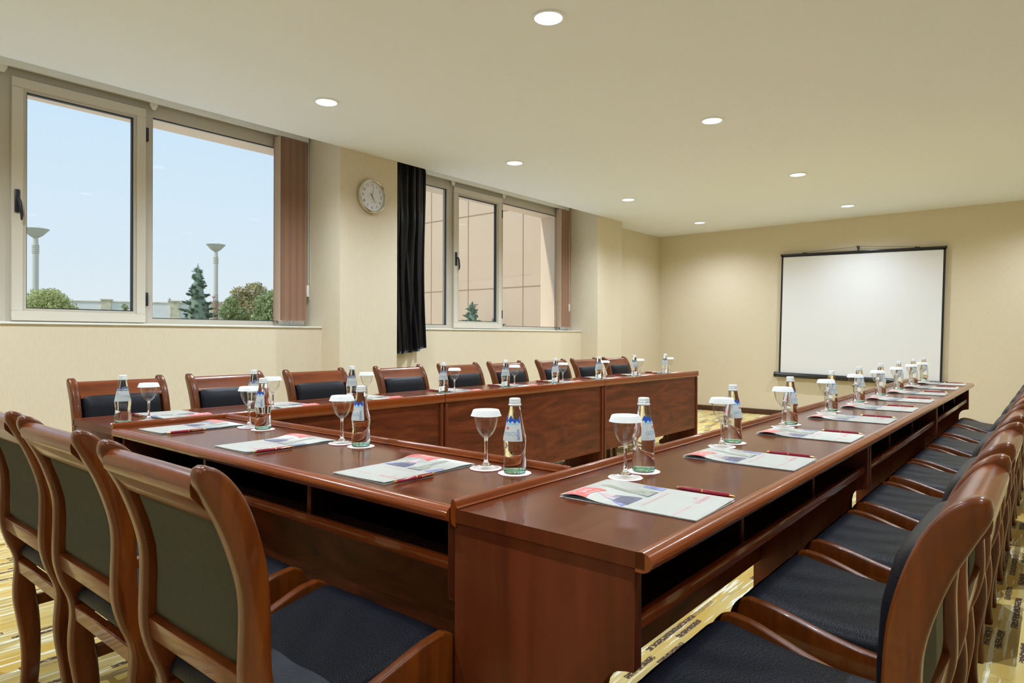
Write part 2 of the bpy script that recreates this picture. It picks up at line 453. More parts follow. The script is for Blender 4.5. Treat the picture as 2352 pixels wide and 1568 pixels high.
# baseboards
bm = B(); box(bm, XW+.001, XR-.001, YF-.016, YF-.0005, 0, .078); bevel(bm, .004); struct(obj('baseboard_far', bm, 'baseboard_wood'))
bm = B()
for (x, y0, y1) in ((XW, YB, -.35), (XL, -.35, .28), (XW, .28, 3.39), (XL, 3.39, 4.02), (XW, 4.02, 7.466), (XL, 7.466, 8.09), (XW, 8.09, YF-.02)):
    box(bm, x+.0005, x+.016, y0+.002, y1-.002, 0, .078)
struct(obj('baseboard_left', bm, 'baseboard_wood'))

# ------------------------------------------------------------------ windows
FX = -5.225   # room-side face of the fixed frame
def ring(bm, x0, x1, ya, yb, za, zb, w, mi=0, wb=None):
    wb = w if wb is None else wb
    box(bm, x0, x1, ya, yb, za, za+wb, mi); box(bm, x0, x1, ya, yb, zb-w, zb, mi)
    box(bm, x0, x1, ya, ya+w, za+wb, zb-w, mi); box(bm, x0, x1, yb-w, yb, za+wb, zb-w, mi)

def window(idx, y0, y1, mull, sash, panes):
    """mull: list of (ya,yb) mullions; sash=(ya,yb); panes: fixed glass (ya,yb)"""
    bm = B()
    ya, yb = y0+.002, y1-.002
    box(bm, -5.29, FX, ya, yb, 1.205, 1.248)        # sill bar of the frame
    box(bm, -5.29, FX, ya, yb, 2.755, 2.893)        # head
    for a, b in mull: box(bm, -5.29, FX, a, b, 1.248, 2.755)
    w = struct(obj('window_%d' % idx, bm, 'frame_alu'))
    for a, b in panes:
        bm = B(); ring(bm, FX-.03, FX-.012, a-.004, b+.004, 1.244, 2.759, .010); obj('gasket', bm, 'gasket', w)
        bm = B(); box(bm, -5.262, -5.258, a, b, 1.248, 2.755); obj('pane', bm, 'window_glass', w, smooth=False)
    if sash:
        a, b = sash
        # frame of the opening casement, with a stepped bead
        bm = B(); ring(bm, FX+.002, FX+.026, a, b, 1.216, 2.795, .064, 0)
        bevel(bm, .003, 1)
        s = obj('casement', bm, 'frame_alu_light', w)
        bm = B(); ring(bm, FX-.03, FX+.020, a+.064, b-.064, 1.280, 2.731, .017); obj('glazing_bead', bm, 'frame_alu', s)
        bm = B(); ring(bm, FX-.028, FX+.004, a+.081, b-.081, 1.297, 2.714, .007); obj('gasket', bm, 'gasket', s)
        bm = B(); box(bm, FX-.022, FX-.018, a+.08, b-.08, 1.296, 2.715); obj('pane', bm, 'window_glass', s, smooth=False)
        # handle
        bm = B()
        box(bm, FX+.0265, FX+.040, a+.014, a+.044, 1.915, 2.065); bevel(bm, .006)
        tube(bm, [(FX+.040, a+.029, 2.0), (FX+.058, a+.030, 2.0), (FX+.066, a+.036, 1.98), (FX+.066, a+.046, 1.90), (FX+.060, a+.046, 1.865)], .009, 10, taper=[.010, .010, .011, .010, .005])
        obj('handle', bm, 'dark_plastic', s)
        for z in (1.39, 2.61):
            bm = B(); box(bm, FX+.001, FX+.026, b+.003, b+.019, z-.05, z+.05); bevel(bm, .003); obj('hinge', bm, 'dark_plastic', s)
    return w
window(1, .28, 3.39, [(.282, .34), (1.13, 1.226), (2.03, 2.088), (3.31, 3.388)], (1.218, 2.032), [(.34, 1.13), (2.088, 3.31)])
window(2, 4.02, 7.466, [(4.022, 4.10), (5.172, 5.268), (6.082, 6.132), (7.31, 7.464)], (5.26, 6.084), [(4.10, 5.172), (6.132, 7.31)])

# vertical blinds
def blind(y0, y1, s0, s1, label):
    r = empty('vertical_blind', (-5.165, (y0+y1)/2, 2.84))
    tag(r, label, 'blind', 'vertical blinds')
    dy = (y0+y1)/2; dz = 2.84
    bm = B(); box(bm, -.025, .022, y0-dy, y1-dy, .005, .048); bevel(bm, .004)
    box(bm, .015, .024, y0-dy, y1-dy, -.001, .006)
    obj('headrail', bm, 'rail_white', r)
    for yb_ in ([1.165, 2.08] if y1 < 4 else [5.235, 6.11]):
        bm = B(); prism(bm, [(yb_-dy-.028, .005), (yb_-dy+.028, .005), (yb_-dy+.026, -.012), (yb_-dy+.01, -.04), (yb_-dy-.01, -.04), (yb_-dy-.026, -.012)], 'x', -.03, -.020)
        obj('bracket', bm, 'white_plastic', r)
    n = max(3, int(round((s1-s0)/.0135)))
    for k in range(n+1):
        y = s0+(s1-s0)*k/n-dy
        a = math.radians(90-32)
        hw = .0445
        if k == 0: a = math.radians(90-8)
        bm = B()
        def fn(u, v, y=y, a=a, hw=hw):
            t = (u-.5)*2*hw; bow = .0025*(1-(2*u-1)**2)
            return (t*math.sin(a)-.003, y+t*math.cos(a)-bow, (1.252-dz)+(2.832-1.252)*v)
        grid(bm, 5, 1, fn)
        bmesh.ops.solidify(bm, geom=bm.faces[:], thickness=.0012)
        s = obj('slat', bm, 'slat_lit_tint' if k == 0 else ('slat_mauve' if k % 5 in (1, 2) else 'slat_brown'), r)  # first slat's cream paints window light into the brown fabric
        if k == 0: s['label'] = 'front slat tinted cream as if window-lit'
        bm = B(); bot = 1.252-dz
        tube(bm, [(-.03, y, bot+.004), (-.031, y+.004, bot-.030), (-.012, y+.006, bot-.037), (.012, y+.006, bot-.037), (.031, y+.004, bot-.030), (.030, y, bot+.004)], .0022, 5)
        obj('weight', bm, 'white_plastic', s)
    # control cord with weight at the right end
    bm = B()
    tube(bm, [(.03, y1-dy-.012, 0), (.034, y1-dy-.012, -1.32), (.034, y1-dy+.004, -1.40), (.030, y1-dy+.016, -1.33), (.028, y1-dy+.010, 0)], .002, 5)
    c = obj('control_cord', bm, 'white_plastic', r)
    bm = B(); box(bm, .024, .040, y1-dy-.026, y1-dy-.002, -1.37, -1.27); bevel(bm, .004); obj('cord_weight', bm, 'white_plastic', c)
    return r
blind(.30, 3.37, 3.075, 3.315, 'brown vertical blind drawn aside at the big window with sky view')
blind(4.04, 7.43, 7.215, 7.415, 'tan vertical blind drawn aside at the window behind the black curtain')

# black curtain
def curtain():
    r = empty('curtain', (-4.88, 4.3, .97)); tag(r, 'black satin curtain hanging beside the wall clock', 'curtain')
    bm = B()
    nu, nv = 90, 60
    rnd = random.Random(3)
    def fn(u, v):
        # v=0 bottom, 1 top ; y from 4.03 to a varying right edge
        z = .97+(2.86-.97)*v
        wr = .500 + .012*math.sin(v*5.2+2.6) - (.05*max(0, v-.95)/.05)
        ph = u*2*PI*5.2 + .9*math.sin(v*2.6+u*2.0)
        amp = .040*(.6+.4*math.sin(u*9+1.3+v*1.5))*(1-.25*v)
        x = -4.885 + amp*math.sin(ph + 1.1*math.sin(v*3.1+u*4)) + .012*math.sin(ph*2.3+v*6)
        x += .018*math.exp(-((v-.66)/.10)**2)*math.sin(u*PI)
        y = 4.032+u*wr + .008*math.cos(ph+v*4)
        zz = z + (1-v)*(-.035*(1-u)+.045*math.sin(u*7)*.25+.0*u + (.03 if u > .45 else 0)*u)
        return (x+4.88, y-4.3, zz-.97)
    grid(bm, nu, nv, fn)
    bmesh.ops.solidify(bm, geom=bm.faces[:], thickness=.002)
    obj('drape', bm, 'black_satin', r, ang=80)
    bm = B(); box(bm, -.05, .04, -.265, .18, 1.86, 1.92); obj('heading', bm, 'black_satin', r)
curtain()

# wall clock
def clock():
    r = empty('wall_clock', (XL+.001, 3.712, 2.360)); tag(r, 'round chrome wall clock with white dial on the column', 'clock')
    R_ = .152
    def rot(bm):   # axis z -> +x ; local: dial right = -y? seen from the room, right is +y
        bmesh.ops.transform(bm, matrix=Matrix(((0, 0, 1, 0), (1, 0, 0, 0), (0, 1, 0, 0), (0, 0, 0, 1))), verts=bm.verts)
        return bm
    bm = B(); lathe(bm, [(R_-.010, 0), (R_, .006), (R_+.001, .030), (R_-.004, .040), (R_-.012, .043), (R_-.020, .038), (R_-.022, .024), (R_-.022, .012), (R_-.03, .004)], 64, cap=False)
    obj('bezel', rot(bm), 'chrome', r)
    bm = B(); lathe(bm, [(0, .002), (R_-.021, .002), (R_-.021, .020), (0, .020)], 64); obj('dial', rot(bm), 'clock_face', r)
    bm = B()
    for h in range(1, 13):
        a = PI/2-h*PI/6; cx, cy = .100*math.cos(a), .100*math.sin(a)
        add_text(bm, str(h), .034, lambda x, y: (cx+x, cy+y, .0212))
    obj('numerals', rot(bm), 'ink_dark', r, smooth=False)
    def hand(ang, ln, w, back, z):
        a = PI/2-ang; c, s = math.cos(a), math.sin(a); bm = B()
        pts = [(-back, -w), (ln, -w*.6), (ln, w*.6), (-back, w)]
        prism(bm, [(p[0]*c-p[1]*s, p[0]*s+p[1]*c) for p in pts], 'z', z, z+.001)
        return rot(bm)
    obj('hour_hand', hand(math.radians(151), .066, .0026, .028, .0225), 'ink_dark', r)
    obj('minute_hand', hand(math.radians(12), .092, .0018, .010, .0240), 'ink_dark', r)
    obj('second_hand', hand(math.radians(133), .085, .0007, .030, .0255), 'ink_dark', r)
    bm = B(); lathe(bm, [(0, .022), (.005, .022), (.004, .029), (0, .0295)], 16); obj('hub', rot(bm), 'gold', r)
    bm = B(); lathe(bm, [(0, .0204), (.004, .0204), (.004, .0212), (0, .0212)], 12); bmesh.ops.translate(bm, vec=(0, -.05, 0), verts=bm.verts); obj('dial_mark', rot(bm), 'print_red', r)
clock()

# downlights
def downlight():
    r = empty('downlight'); 
    bm = B(); lathe(bm, [(.070, .0), (.071, -.006), (.078, -.009), (.087, -.007), (.089, 0)], 40, cap=False)
    obj('trim_ring', bm, 'ceiling_paint', r)
    bm = B(); lathe(bm, [(0, -.003), (.071, -.003), (.0705, -.0005), (0, -.0005)], 40)
    obj('diffuser', bm, 'downlight_glow', r)
    return r
LAMP_W = 134.0; LAMP_C = (0.81, 0.915, 1.03)
dl = downlight()
rows = ['front row', 'second row', 'third row', 'far row']
for i, x in enumerate((-3.89, -1.99, .03)):
    for j, y in enumerate((-1.35, .64, 2.685, 4.73, 6.83, 8.83)):
        if i in (0, 1) and j >= 2:
            lb = 'round recessed downlight, %s of the %s' % (['nearest', 'second nearest', 'third nearest', 'farthest'][j-2], ['line on the window side', 'line on the right, above the tables'][i])
        else:
            lb = 'recessed downlight outside the picture, %s line, %s from the wall behind the camera' % (['window-side', 'middle', 'right-hand'][i], ['first', 'second', 'third', 'fourth', 'fifth', 'sixth'][j])
        instance(dl, (x, y, ZC), 0, lb, 'ceiling light', 'recessed ceiling downlights')
        ld = bpy.data.lights.new('downlight_lamp', 'SPOT'); ld.energy = LAMP_W*(.45, 1.0, 1.0, 1.0, .98, .66)[j]*(1.12, .97, 1.0)[i]; ld.spot_size = math.radians(152); ld.spot_blend = 1.0
        ld.shadow_soft_size = 0.0; ld.color = LAMP_C
        lo = bpy.data.objects.new('downlight_lamp', ld); COL.objects.link(lo); lo.location = (x, y, ZC-.02)

# projection screen (hung slightly askew)
def screen():
    r = empty('projection_screen', (-2.055, YF-.05, 2.335))
    tag(r, 'white pull-up projection screen with black border on the far wall', 'projection screen')
    r.rotation_euler = (0, math.radians(1.35), 0)
    w, t = .965, -.075
    bm = B(); box(bm, -w, w, -.002, .002, -1.74, t-.005); obj('screen_fabric', bm, 'screen_white', r, smooth=False)
    bm = B()
    box(bm, -w-.020, -w+.004, -.004, .0035, -1.74, t-.005); box(bm, w-.004, w+.020, -.004, .0035, -1.74, t-.005)
    box(bm, -w-.02, w+.02, -.004, .0035, t-.022, t-.002)
    obj('border', bm, 'screen_black', r, smooth=False)
    bm = B(); box(bm, -w-.028, w+.028, -.012, .012, t-.006, t+.022); bevel(bm, .006); tb = obj('top_bar', bm, 'tube_black', r)
    for sx in (-1, 1):
        bm = B(); box(bm, sx*(w+.026)-.006, sx*(w+.026)+.006, -.014, .014, t-.010, t+.026); bevel(bm, .003); obj('end_cap', bm, 'screen_black', tb)
        bm = B(); box(bm, sx*.68-.03, sx*.68+.03, -.006, .006, t+.020, t+.030); bevel(bm, .003); obj('cord_lug', bm, 'screen_black', tb)
    bm = B(); tube(bm, [(-w-.075, -.012, -1.765), (w+.06, -.012, -1.765)], .036, 20); obj('housing_tube', bm, 'tube_black', r)
    for sx in (-1, 1):
        bm = B(); tube(bm, [(sx*(w+.07)-.006, -.012, -1.765), (sx*(w+.07)+.008, -.012, -1.765)], .039, 20); obj('tube_cap', bm, 'screen_black', r)
    bm = B(); tube(bm, [(0, .0, 0), (-.68, 0, t+.030)], .0022, 5); tube(bm, [(0, .0, 0), (.68, 0, t+.030)], .0022, 5); obj('hanging_cord', bm, 'dark_plastic', r)
    bm = B(); prism(bm, [(-.022, .010), (.022, .010), (.010, -.03), (.006, -.052), (-.006, -.052), (-.010, -.03)], 'y', -.006, .006); bevel(bm, .002)
    tube(bm, [(0, .0, .002), (0, .048, .004)], .006, 8)
    obj('hook', bm, 'screen_black', r)
screen()

# ------------------------------------------------------------------ tables
def make_table(L, ndiv, lab, parts_only=False):
    """local frame: x along the table, y=0 sitter edge, y=.47 outer face of the rim"""
    r = empty('conference_table')
    e = .0015
    bm = B(); box(bm, e, L-e, .016, .456, ZT-.028, ZT); bm.normal_update()
    for f in bm.faces:
        if abs(f.normal.x) > .9: f.material_index = 1
    obj('tabletop', bm, ['table_wood', 'table_side_wood'], r, smooth=False)
    bm = B()
    pr = [(.034, ZT-.0005), (.022, ZT+.0012), (.012, ZT-.001), (.0045, ZT-.007), (.001, ZT-.015), (.002, ZT-.0215), (.006, ZT-.0245), (.0065, ZT-.027), (.012, ZT-.031), (.020, ZT-.034), (.034, ZT-.034)]
    prism(bm, pr, 'x', e, L-e); obj('edge_moulding', bm, 'table_edge_wood', r, ang=50)
    bm = B()
    pr = [(.456, ZT-.0285), (.456, ZT-.001), (.450, ZT+.0005), (.449, ZT+.003), (.4545, ZT+.0055), (.4555, ZT+.012), (.4580, ZT+.0175), (.4625, ZT+.0195), (.467, ZT+.0175), (.4695, ZT+.012), (.470, ZT+.002), (.470, ZT-.024), (.466, ZT-.034), (.456, ZT-.038)]
    prism(bm, pr, 'x', e, L-e); obj('raised_rim', bm, 'table_edge_wood', r, ang=50)
    leg = [(.037, ZT-.0288), (.037, .556), (.040, .551), (.055, .549), (.072, .544), (.087, .533), (.098, .516), (.103, .495), (.103, .12), (.098, .085), (.085, .06), (.060, .045), (.045, .03), (.045, 0), (.448, 0), (.4625, .012), (.4625, ZT-.0395), (.4552, ZT-.0395), (.4552, ZT-.0288)]
    for a in (.006, L-.006-.026):
        bm = B(); prism(bm, leg, 'x', a, a+.026); bevel(bm, .003, 2, 40); obj('side_panel', bm, 'table_side_wood', r)
    bm = B(); box(bm, .032, L-.032, .436, .452, .20, ZT-.0285); obj('modesty_panel', bm, 'table_panel_wood', r, smooth=False)
    bm = B(); box(bm, .0325, L-.0325, .060, .4355, .606, .624); sh = obj('shelf', bm, 'cubby_shade_wood', r, smooth=False)
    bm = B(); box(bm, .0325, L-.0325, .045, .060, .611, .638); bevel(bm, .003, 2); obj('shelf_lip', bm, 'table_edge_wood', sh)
    bm = B(); box(bm, .0325, L-.0325, .426, .4355, .624, ZT-.0286); obj('cubby_shade_board', bm, 'cubby_shade_wood', r, smooth=False)  # thin board added to carry the painted shade at the cubby back
    for k in range(1, ndiv+1):
        x = L*k/(ndiv+1)
        bm = B(); box(bm, x-.008, x+.008, .078, .4255, .624, ZT-.0285); d_ = obj('divider', bm, 'cubby_shade_wood', r, smooth=False)
        bm = B(); box(bm, x-.0085, x+.0085, .074, .078, .624, ZT-.0285); obj('edge_strip', bm, 'table_side_wood', d_, smooth=False)
    return r
PITCH = 1.805
T3 = make_table(1.803, 2, '')
ordn = ['nearest', 'middle', 'farthest']
XRT = -.513; XLT = -3.295; Y0 = .985
for k in range(3):
    instance(T3, (XRT, Y0+k*PITCH, 0), PI/2, 'dark red wooden conference table, %s section of the right-hand row' % ordn[k], 'table', 'long conference table rows')
for k in range(3):
    instance(T3, (XLT, Y0+k*PITCH+1.803, 0), -PI/2, 'dark red wooden conference table, %s section of the window-side row' % ordn[k], 'table', 'long conference table rows')
TF = make_table(1.835, 2, '')
TF.location = (-2.8225, .977, 0); tag(TF, 'short dark red conference table joining the two long rows at the front', 'table')

# ------------------------------------------------------------------ chairs
def lerp_profile(pts, z):
    pts = sorted(pts, key=lambda p: p[1])
    if z <= pts[0][1]: return pts[0][0]
    for a, b in zip(pts, pts[1:]):
        if a[1] <= z <= b[1]:
            t = (z-a[1])/max(1e-6, b[1]-a[1]); return a[0]+(b[0]-a[0])*t
    return pts[-1][0]
def smooth_poly(pts, n=3):
    """catmull-rom through an open polyline"""
    out = []
    for i in range(len(pts)-1):
        p0 = pts[max(i-1, 0)]; p1 = pts[i]; p2 = pts[i+1]; p3 = pts[min(i+2, len(pts)-1)]
        for k in range(n):
            t = k/n
            out.append(tuple(.5*((2*p1[c])+(-p0[c]+p2[c])*t+(2*p0[c]-5*p1[c]+4*p2[c]-p3[c])*t*t+(-p0[c]+3*p1[c]-3*p2[c]+p3[c])*t**3) for c in (0, 1)))
    out.append(pts[-1]); return out
BACK = [(.002, .905), (.004, .888), (.022, .853), (.044, .808), (.064, .752), (.077, .70), (.080, .65), (.078, .57), (.081, .525), (.094, .475), (.112, .43), (.118, .39), (.114, .33), (.115, .28), (.124, .22), (.133, .16), (.138, .08), (.134, .0)]
FRONT = [(.180, .0), (.186, .08), (.186, .176), (.180, .255), (.170, .32), (.166, .38), (.160, .43), (.142, .50), (.129, .56), (.127, .65), (.121, .73), (.104, .80), (.082, .855), (.056, .893), (.032, .913), (.014, .919)]
def on_miter(e):
    ok = 0
    for v in e.verts:
        y, z = v.co.y+.012, v.co.z
        # distance to the mitre line (.503,.503)-(.4525,.3875)
        dx, dz = .0508, .1155; L_ = math.hypot(dx, dz)
        if abs((y-.4525)*dz-(z-.3877)*dx)/L_ < .004: ok += 1
    return ok == 2
def make_chair():
    r = empty('conference_chair')
    OFF = -.012     # knob centre at local y=0
    P = lambda pts: [(p[0]+OFF, p[1]) for p in pts]
    post = P(smooth_poly(BACK, 3)+smooth_poly(FRONT, 3)+[(.005, .915)])
    for s in (-1, 1):
        bm = B(); prism(bm, post, 'x', s*.215, s*.180); bevel(bm, .009, 3, 50); obj('back_post', bm, 'chair_wood', r, ang=60)
    # crest rail
    cr = P([(.006, .868), (.004, .884), (.010, .896), (.024, .902), (.040, .898), (.056, .884), (.078, .852), (.092, .826), (.066, .816), (.048, .818), (.030, .842)])
    bm = B(); prism(bm, smooth_poly(cr+[cr[0]], 3)[:-1], 'x', -.181, .181); obj('crest_rail', bm, 'chair_rail_wood', r, ang=60)
    # lower back rail
    bm = B(); prism(bm, P([(.086, .556), (.092, .512), (.118, .508), (.112, .560)]), 'x', -.181, .181); bevel(bm, .004, 2); obj('lower_back_rail', bm, 'chair_rail_wood', r)
    bm = B(); prism(bm, P([(.122, .412), (.124, .372), (.146, .372), (.144, .414)]), 'x', -.181, .181); bevel(bm, .003, 1); obj('seat_back_rail', bm, 'chair_rail_wood', r)
    # upholstered back: leather front
    z0, z1 = .562, .846
    def fr(u, v):
        z = z0+(z1-z0)*v; x = -.1795+.359*u
        ed = max(0, 1-(abs(2*u-1))**6)*max(0, 1-(abs(2*v-1))**8)
        y = lerp_profile(FRONT, z)+OFF-.020+.043*ed**.5
        return (x, y, z)
    def bk(u, v):
        z = z0+(z1-z0)*v; x = -.1795+.359*u
        return (x, lerp_profile(BACK, z)+OFF+.024, z)
    bm = B(); A = grid(bm, 26, 18, fr); Cc = grid(bm, 26, 18, bk)
    for i in range(26):
        bm.faces.new((A[i][0], A[i+1][0], Cc[i+1][0], Cc[i][0])); bm.faces.new((A[i][18], A[i+1][18], Cc[i+1][18], Cc[i][18]))
    for j in range(18):
        bm.faces.new((A[0][j], A[0][j+1], Cc[0][j+1], Cc[0][j])); bm.faces.new((A[26][j], A[26][j+1], Cc[26][j+1], Cc[26][j]))
    obj('backrest', bm, 'seat_leather', r, ang=60)
    def b2(u, v):
        z = z0-.003+(z1-z0-.004)*v; x = -.1795+.359*u
        return (x, lerp_profile(BACK, z)+OFF+.0235-.010*max(0, 1-abs(2*u-1)**8)*max(0, 1-abs(2*v-1)**10), z)
    bm = B(); grid(bm, 16, 18, b2); bmesh.ops.solidify(bm, geom=bm.faces[:], thickness=-.003)
    p = obj('back_panel', bm, 'back_fabric', r, ang=60); p['label'] = 'olive grey fabric back panel'
    # seat cushion
    def seat(u, v):
        # u across, v along depth back->front and down over the front
        hw = .190+.026*min(1, v*1.4)
        x = (2*u-1)*hw
        if v < .86:
            t = v/.86; y = .128+OFF+t*(.500-.128)
            z = .478 - .010*math.sin(t*PI) + .022*t*t
        else:
            a = (v-.86)/.14*PI/2; y = .500+OFF+.052*math.sin(a); z = .500-.052*(1-math.cos(a))
        if v < .06: z -= .030*(1-v/.06)**2
        e = abs(2*u-1)
        z -= .020*max(0, (e-.80)/.20)**2.2
        z += .002*math.sin(u*17+v*9)*math.sin(v*8+u*3)*(1-e)
        return (x, y, z)
    bm = B(); A = grid(bm, 28, 30, seat)
    # skirt down
    def low(v): return Vector((v.co.x, v.co.y, min(v.co.z-.012, .432)))
    bd = [A[i][0] for i in range(29)]+[A[28][j] for j in range(1, 31)]+[A[i][30] for i in range(27, -1, -1)]+[A[0][j] for j in range(29, 0, -1)]
    lw = [bm.verts.new(low(v)) for v in bd]
    for i in range(len(bd)):
        j = (i+1) % len(bd); bm.faces.new((bd[i], bd[j], lw[j], lw[i]))
    bm.faces.new(lw)
    obj('seat', bm, 'seat_leather', r, ang=55)
    # side rails and front legs
    top = smooth_poly([(.140, .436), (.20, .438), (.27, .446), (.34, .462), (.41, .484), (.46, .498), (.503, .503)], 3)
    bot = smooth_poly([(.452, .388), (.425, .400), (.36, .392), (.26, .378), (.15, .374)], 3)
    lego = smooth_poly([(.5035, .503), (.530, .492), (.548, .462), (.552, .42), (.543, .36), (.530, .28), (.523, .20), (.524, .1), (.534, .0)], 3)
    legi = smooth_poly([(.494, .0), (.484, .1), (.480, .2), (.474, .28), (.466, .34), (.4525, .387)], 3)
    for s in (-1, 1):
        bm = B(); prism(bm, P(top+bot), 'x', s*.190, s*.216)
        bmesh.ops.transform(bm, matrix=Matrix(((1, 0, 0, 0), (0, 1, 0, 0), (0, 0, 1, 0), (0, 0, 0, 1))), verts=bm.verts)
        for v in bm.verts: v.co.x += s*.024*min(1, max(0, (v.co.y-.13)/.33))
        bevel(bm, .006, 2, 50, on_miter); obj('side_rail', bm, 'chair_wood', r, ang=60)
        bm = B(); prism(bm, P(lego+legi), 'x', s*.2135, s*.2395); bevel(bm, .006, 2, 50, on_miter); obj('leg', bm, 'chair_wood', r, ang=60)
        bm = B(); prism(bm, P([(.165, .285), (.165, .25), (.49, .25), (.49, .285)]), 'x', s*.190, s*.206)
        for v in bm.verts: v.co.x += s*.018*min(1, max(0, (v.co.y-.16)/.30))
        bevel(bm, .003, 1); obj('side_stretcher', bm, 'chair_wood', r)
    bm = B(); box(bm, -.209, .209, .485, .510, .400, .446); obj('apron', bm, 'chair_rail_wood', r)
    bm = B(); box(bm, -.196, .196, .300, .318, .252, .283); bevel(bm, .003, 1); obj('cross_stretcher', bm, 'chair_rail_wood', r)
    return r
CH = make_chair()
# front row (facing +y)
FRX = [-1.223, -1.805, -2.345]; FRY = [.480, .492, .500]
flab = ['chair seen from behind at the front left, nearest to the camera', 'chair seen from behind, second of three along the short front table', 'chair seen from behind, cut by the left edge of the picture']
for i in range(3):
    instance(CH, (FRX[i], FRY[i], 0), 0, 'dark wood ' + flab[i], 'chair', 'conference chairs')
RCY = [1.230, 1.800, 2.385, 2.995, 3.60, 4.16, 4.77, 5.37, 5.97]
nth = ['first', 'second', 'third', 'fourth', 'fifth', 'sixth', 'seventh', 'eighth', 'ninth']
for i, y in enumerate(RCY):
    instance(CH, (-.072, y, 0), PI/2, 'dark wood and black leather chair, %s from the near end of the right-hand row' % nth[i], 'chair', 'conference chairs')
LCY = [1.268, 1.815, 2.387, 3.066, 3.664, 4.224, 4.868, 5.417, 5.988]
for i, y in enumerate(LCY):
    instance(CH, (-3.585, y, 0), -PI/2, 'dark wood and black leather chair, %s from the near end of the window-side row' % nth[i], 'chair', 'conference chairs')

# ------------------------------------------------------------------ place settings
def make_bottle():
    r = empty('water_bottle')
    prof = [(0, .0035), (.018, .003), (.0265, 0), (.0292, .003), (.030, .008), (.030, .030), (.0288, .045), (.0285, .060), (.0300, .080), (.0300, .092), (.0285, .100), (.0255, .114), (.0212, .136), (.0176, .156), (.0148, .172), (.0140, .178), (.0140, .186), (0, .186)]
    sm = [prof[0], prof[1]]+smooth_poly(prof[2:-1], 3)+[prof[-1]]
    bm = B(); lathe(bm, [p for p in sm if p[1] >= .011 or False] if False else sm, 36)
    # shallow dents around the waist
    for v in bm.verts:
        if .035 < v.co.z < .085:
            a = math.atan2(v.co.y, v.co.x); k = math.exp(-((v.co.z-.058)/.014)**2)
            d = 1-.045*k*max(0, math.cos(3*a+v.co.z*40)); v.co.x *= d; v.co.y *= d
    obj('bottle_body', bm, 'bottle_glass', r, ang=60)
    bm = B(); lathe(bm, [(0, .0036), (.018, .0033), (.0262, .0006), (.0285, .0036), (.0293, .008), (.027, .010), (0, .011)], 36)
    b = obj('bottle_base', bm, 'bottle_teal', r); b['label'] = 'green tinted glass base'
    bm = B(); lathe(bm, [(.0142, .1755), (.0170, .1775), (.0172, .1800), (.0152, .1818), (.0150, .1838), (.0158, .1850), (.0150, .1862), (.0150, .1935), (.0142, .1955), (.012, .1965), (0, .1965)], 28, cap=True)
    obj('screw_cap', bm, 'cap_white', r, ang=45)
    def rad(z):
        pts = [(.0300, .080), (.0300, .092), (.0285, .100), (.0255, .114), (.0212, .136), (.0176, .156)]
        return lerp_profile([(a, b_) for a, b_ in pts], z)
    def on(th, z, d): # th measured from -y
        rr = rad(z)+d; a = -PI/2+th; return (rr*math.cos(a), rr*math.sin(a), z)
    W = 1.45
    def topz(th): return .140+.010*abs(math.sin(th*2.6+.9))+.003*math.sin(th*9)
    bm = B(); grid(bm, 30, 8, lambda u, v: on((u-.5)*2*W, .086+(topz((u-.5)*2*W)-.088)*v, .0006))
    lb = obj('label', bm, 'label_white', r, ang=80)
    bm = B(); grid(bm, 40, 3, lambda u, v: on((u-.5)*2*W*.96, (.1350+.0030*math.sin(u*31))+(topz((u-.5)*2*W)-.1350-.0030*math.sin(u*31)-.001)*v, .0010)); obj('mountain_print', bm, 'label_blue', lb, ang=80)
    bm = B(); grid(bm, 20, 1, lambda u, v: on((u-.5)*2*W*.8, .1290+.0035*v, .0009)); obj('sky_print', bm, 'label_sky', lb, ang=80)
    bm = B(); add_text(bm, 'GÖYGÖL', .0135, lambda x, y: on(x/.0275, .1045+y, .0011)); obj('brand_text', bm, 'label_text', lb, smooth=False)
    bm = B()
    for t in range(10): 
        a = .95+.012; grid(bm, 3, 1, lambda u, v: on(a+u*.22, .090+t*.0028+v*.0014, .0011))
    obj('small_print', bm, 'label_violet', lb, smooth=False)
    bm = B(); 
    c0 = [bm.verts.new(on(-.08+.0035/.024*math.cos(2*PI*k/16), .1195+.0035*math.sin(2*PI*k/16), .0012)) for k in range(16)]
    bm.faces.new(c0); obj('round_mark', bm, 'label_red', lb, smooth=False)
    return r
def make_glass():
    r = empty('wine_glass')
    bowl_o = [(.0055, .082), (.010, .0845), (.0175, .092), (.0245, .103), (.0295, .118), (.0325, .134), (.0335, .148), (.0330, .156)]
    bowl_i = [(.0318, .156), (.0322, .148), (.0312, .134), (.0283, .118), (.0232, .104), (.0165, .094), (.009, .0875), (0, .086)]
    bm = B(); lathe(bm, smooth_poly(bowl_o, 2)+smooth_poly(bowl_i, 2)[0:], 32, cap=False); obj('bowl', bm, 'bowl_glass', r, ang=75)
    st = [(0, .0858), (.008, .0845), (.0058, .080), (.0045, .070), (.0042, .050), (.0045, .030), (.0060, .018), (.010, .011), (.016, .0075), (0, .0074)]
    bm = B(); lathe(bm, st, 20); obj('stem', bm, 'stem_glass', r, ang=60)
    ft = [(0, .0074), (.014, .0072), (.024, .0045), (.034, .0022), (.0365, .0010), (.034, .0004), (0, .0004)]
    bm = B(); lathe(bm, ft, 32); obj('foot', bm, 'bowl_glass', r, ang=60)
    return r
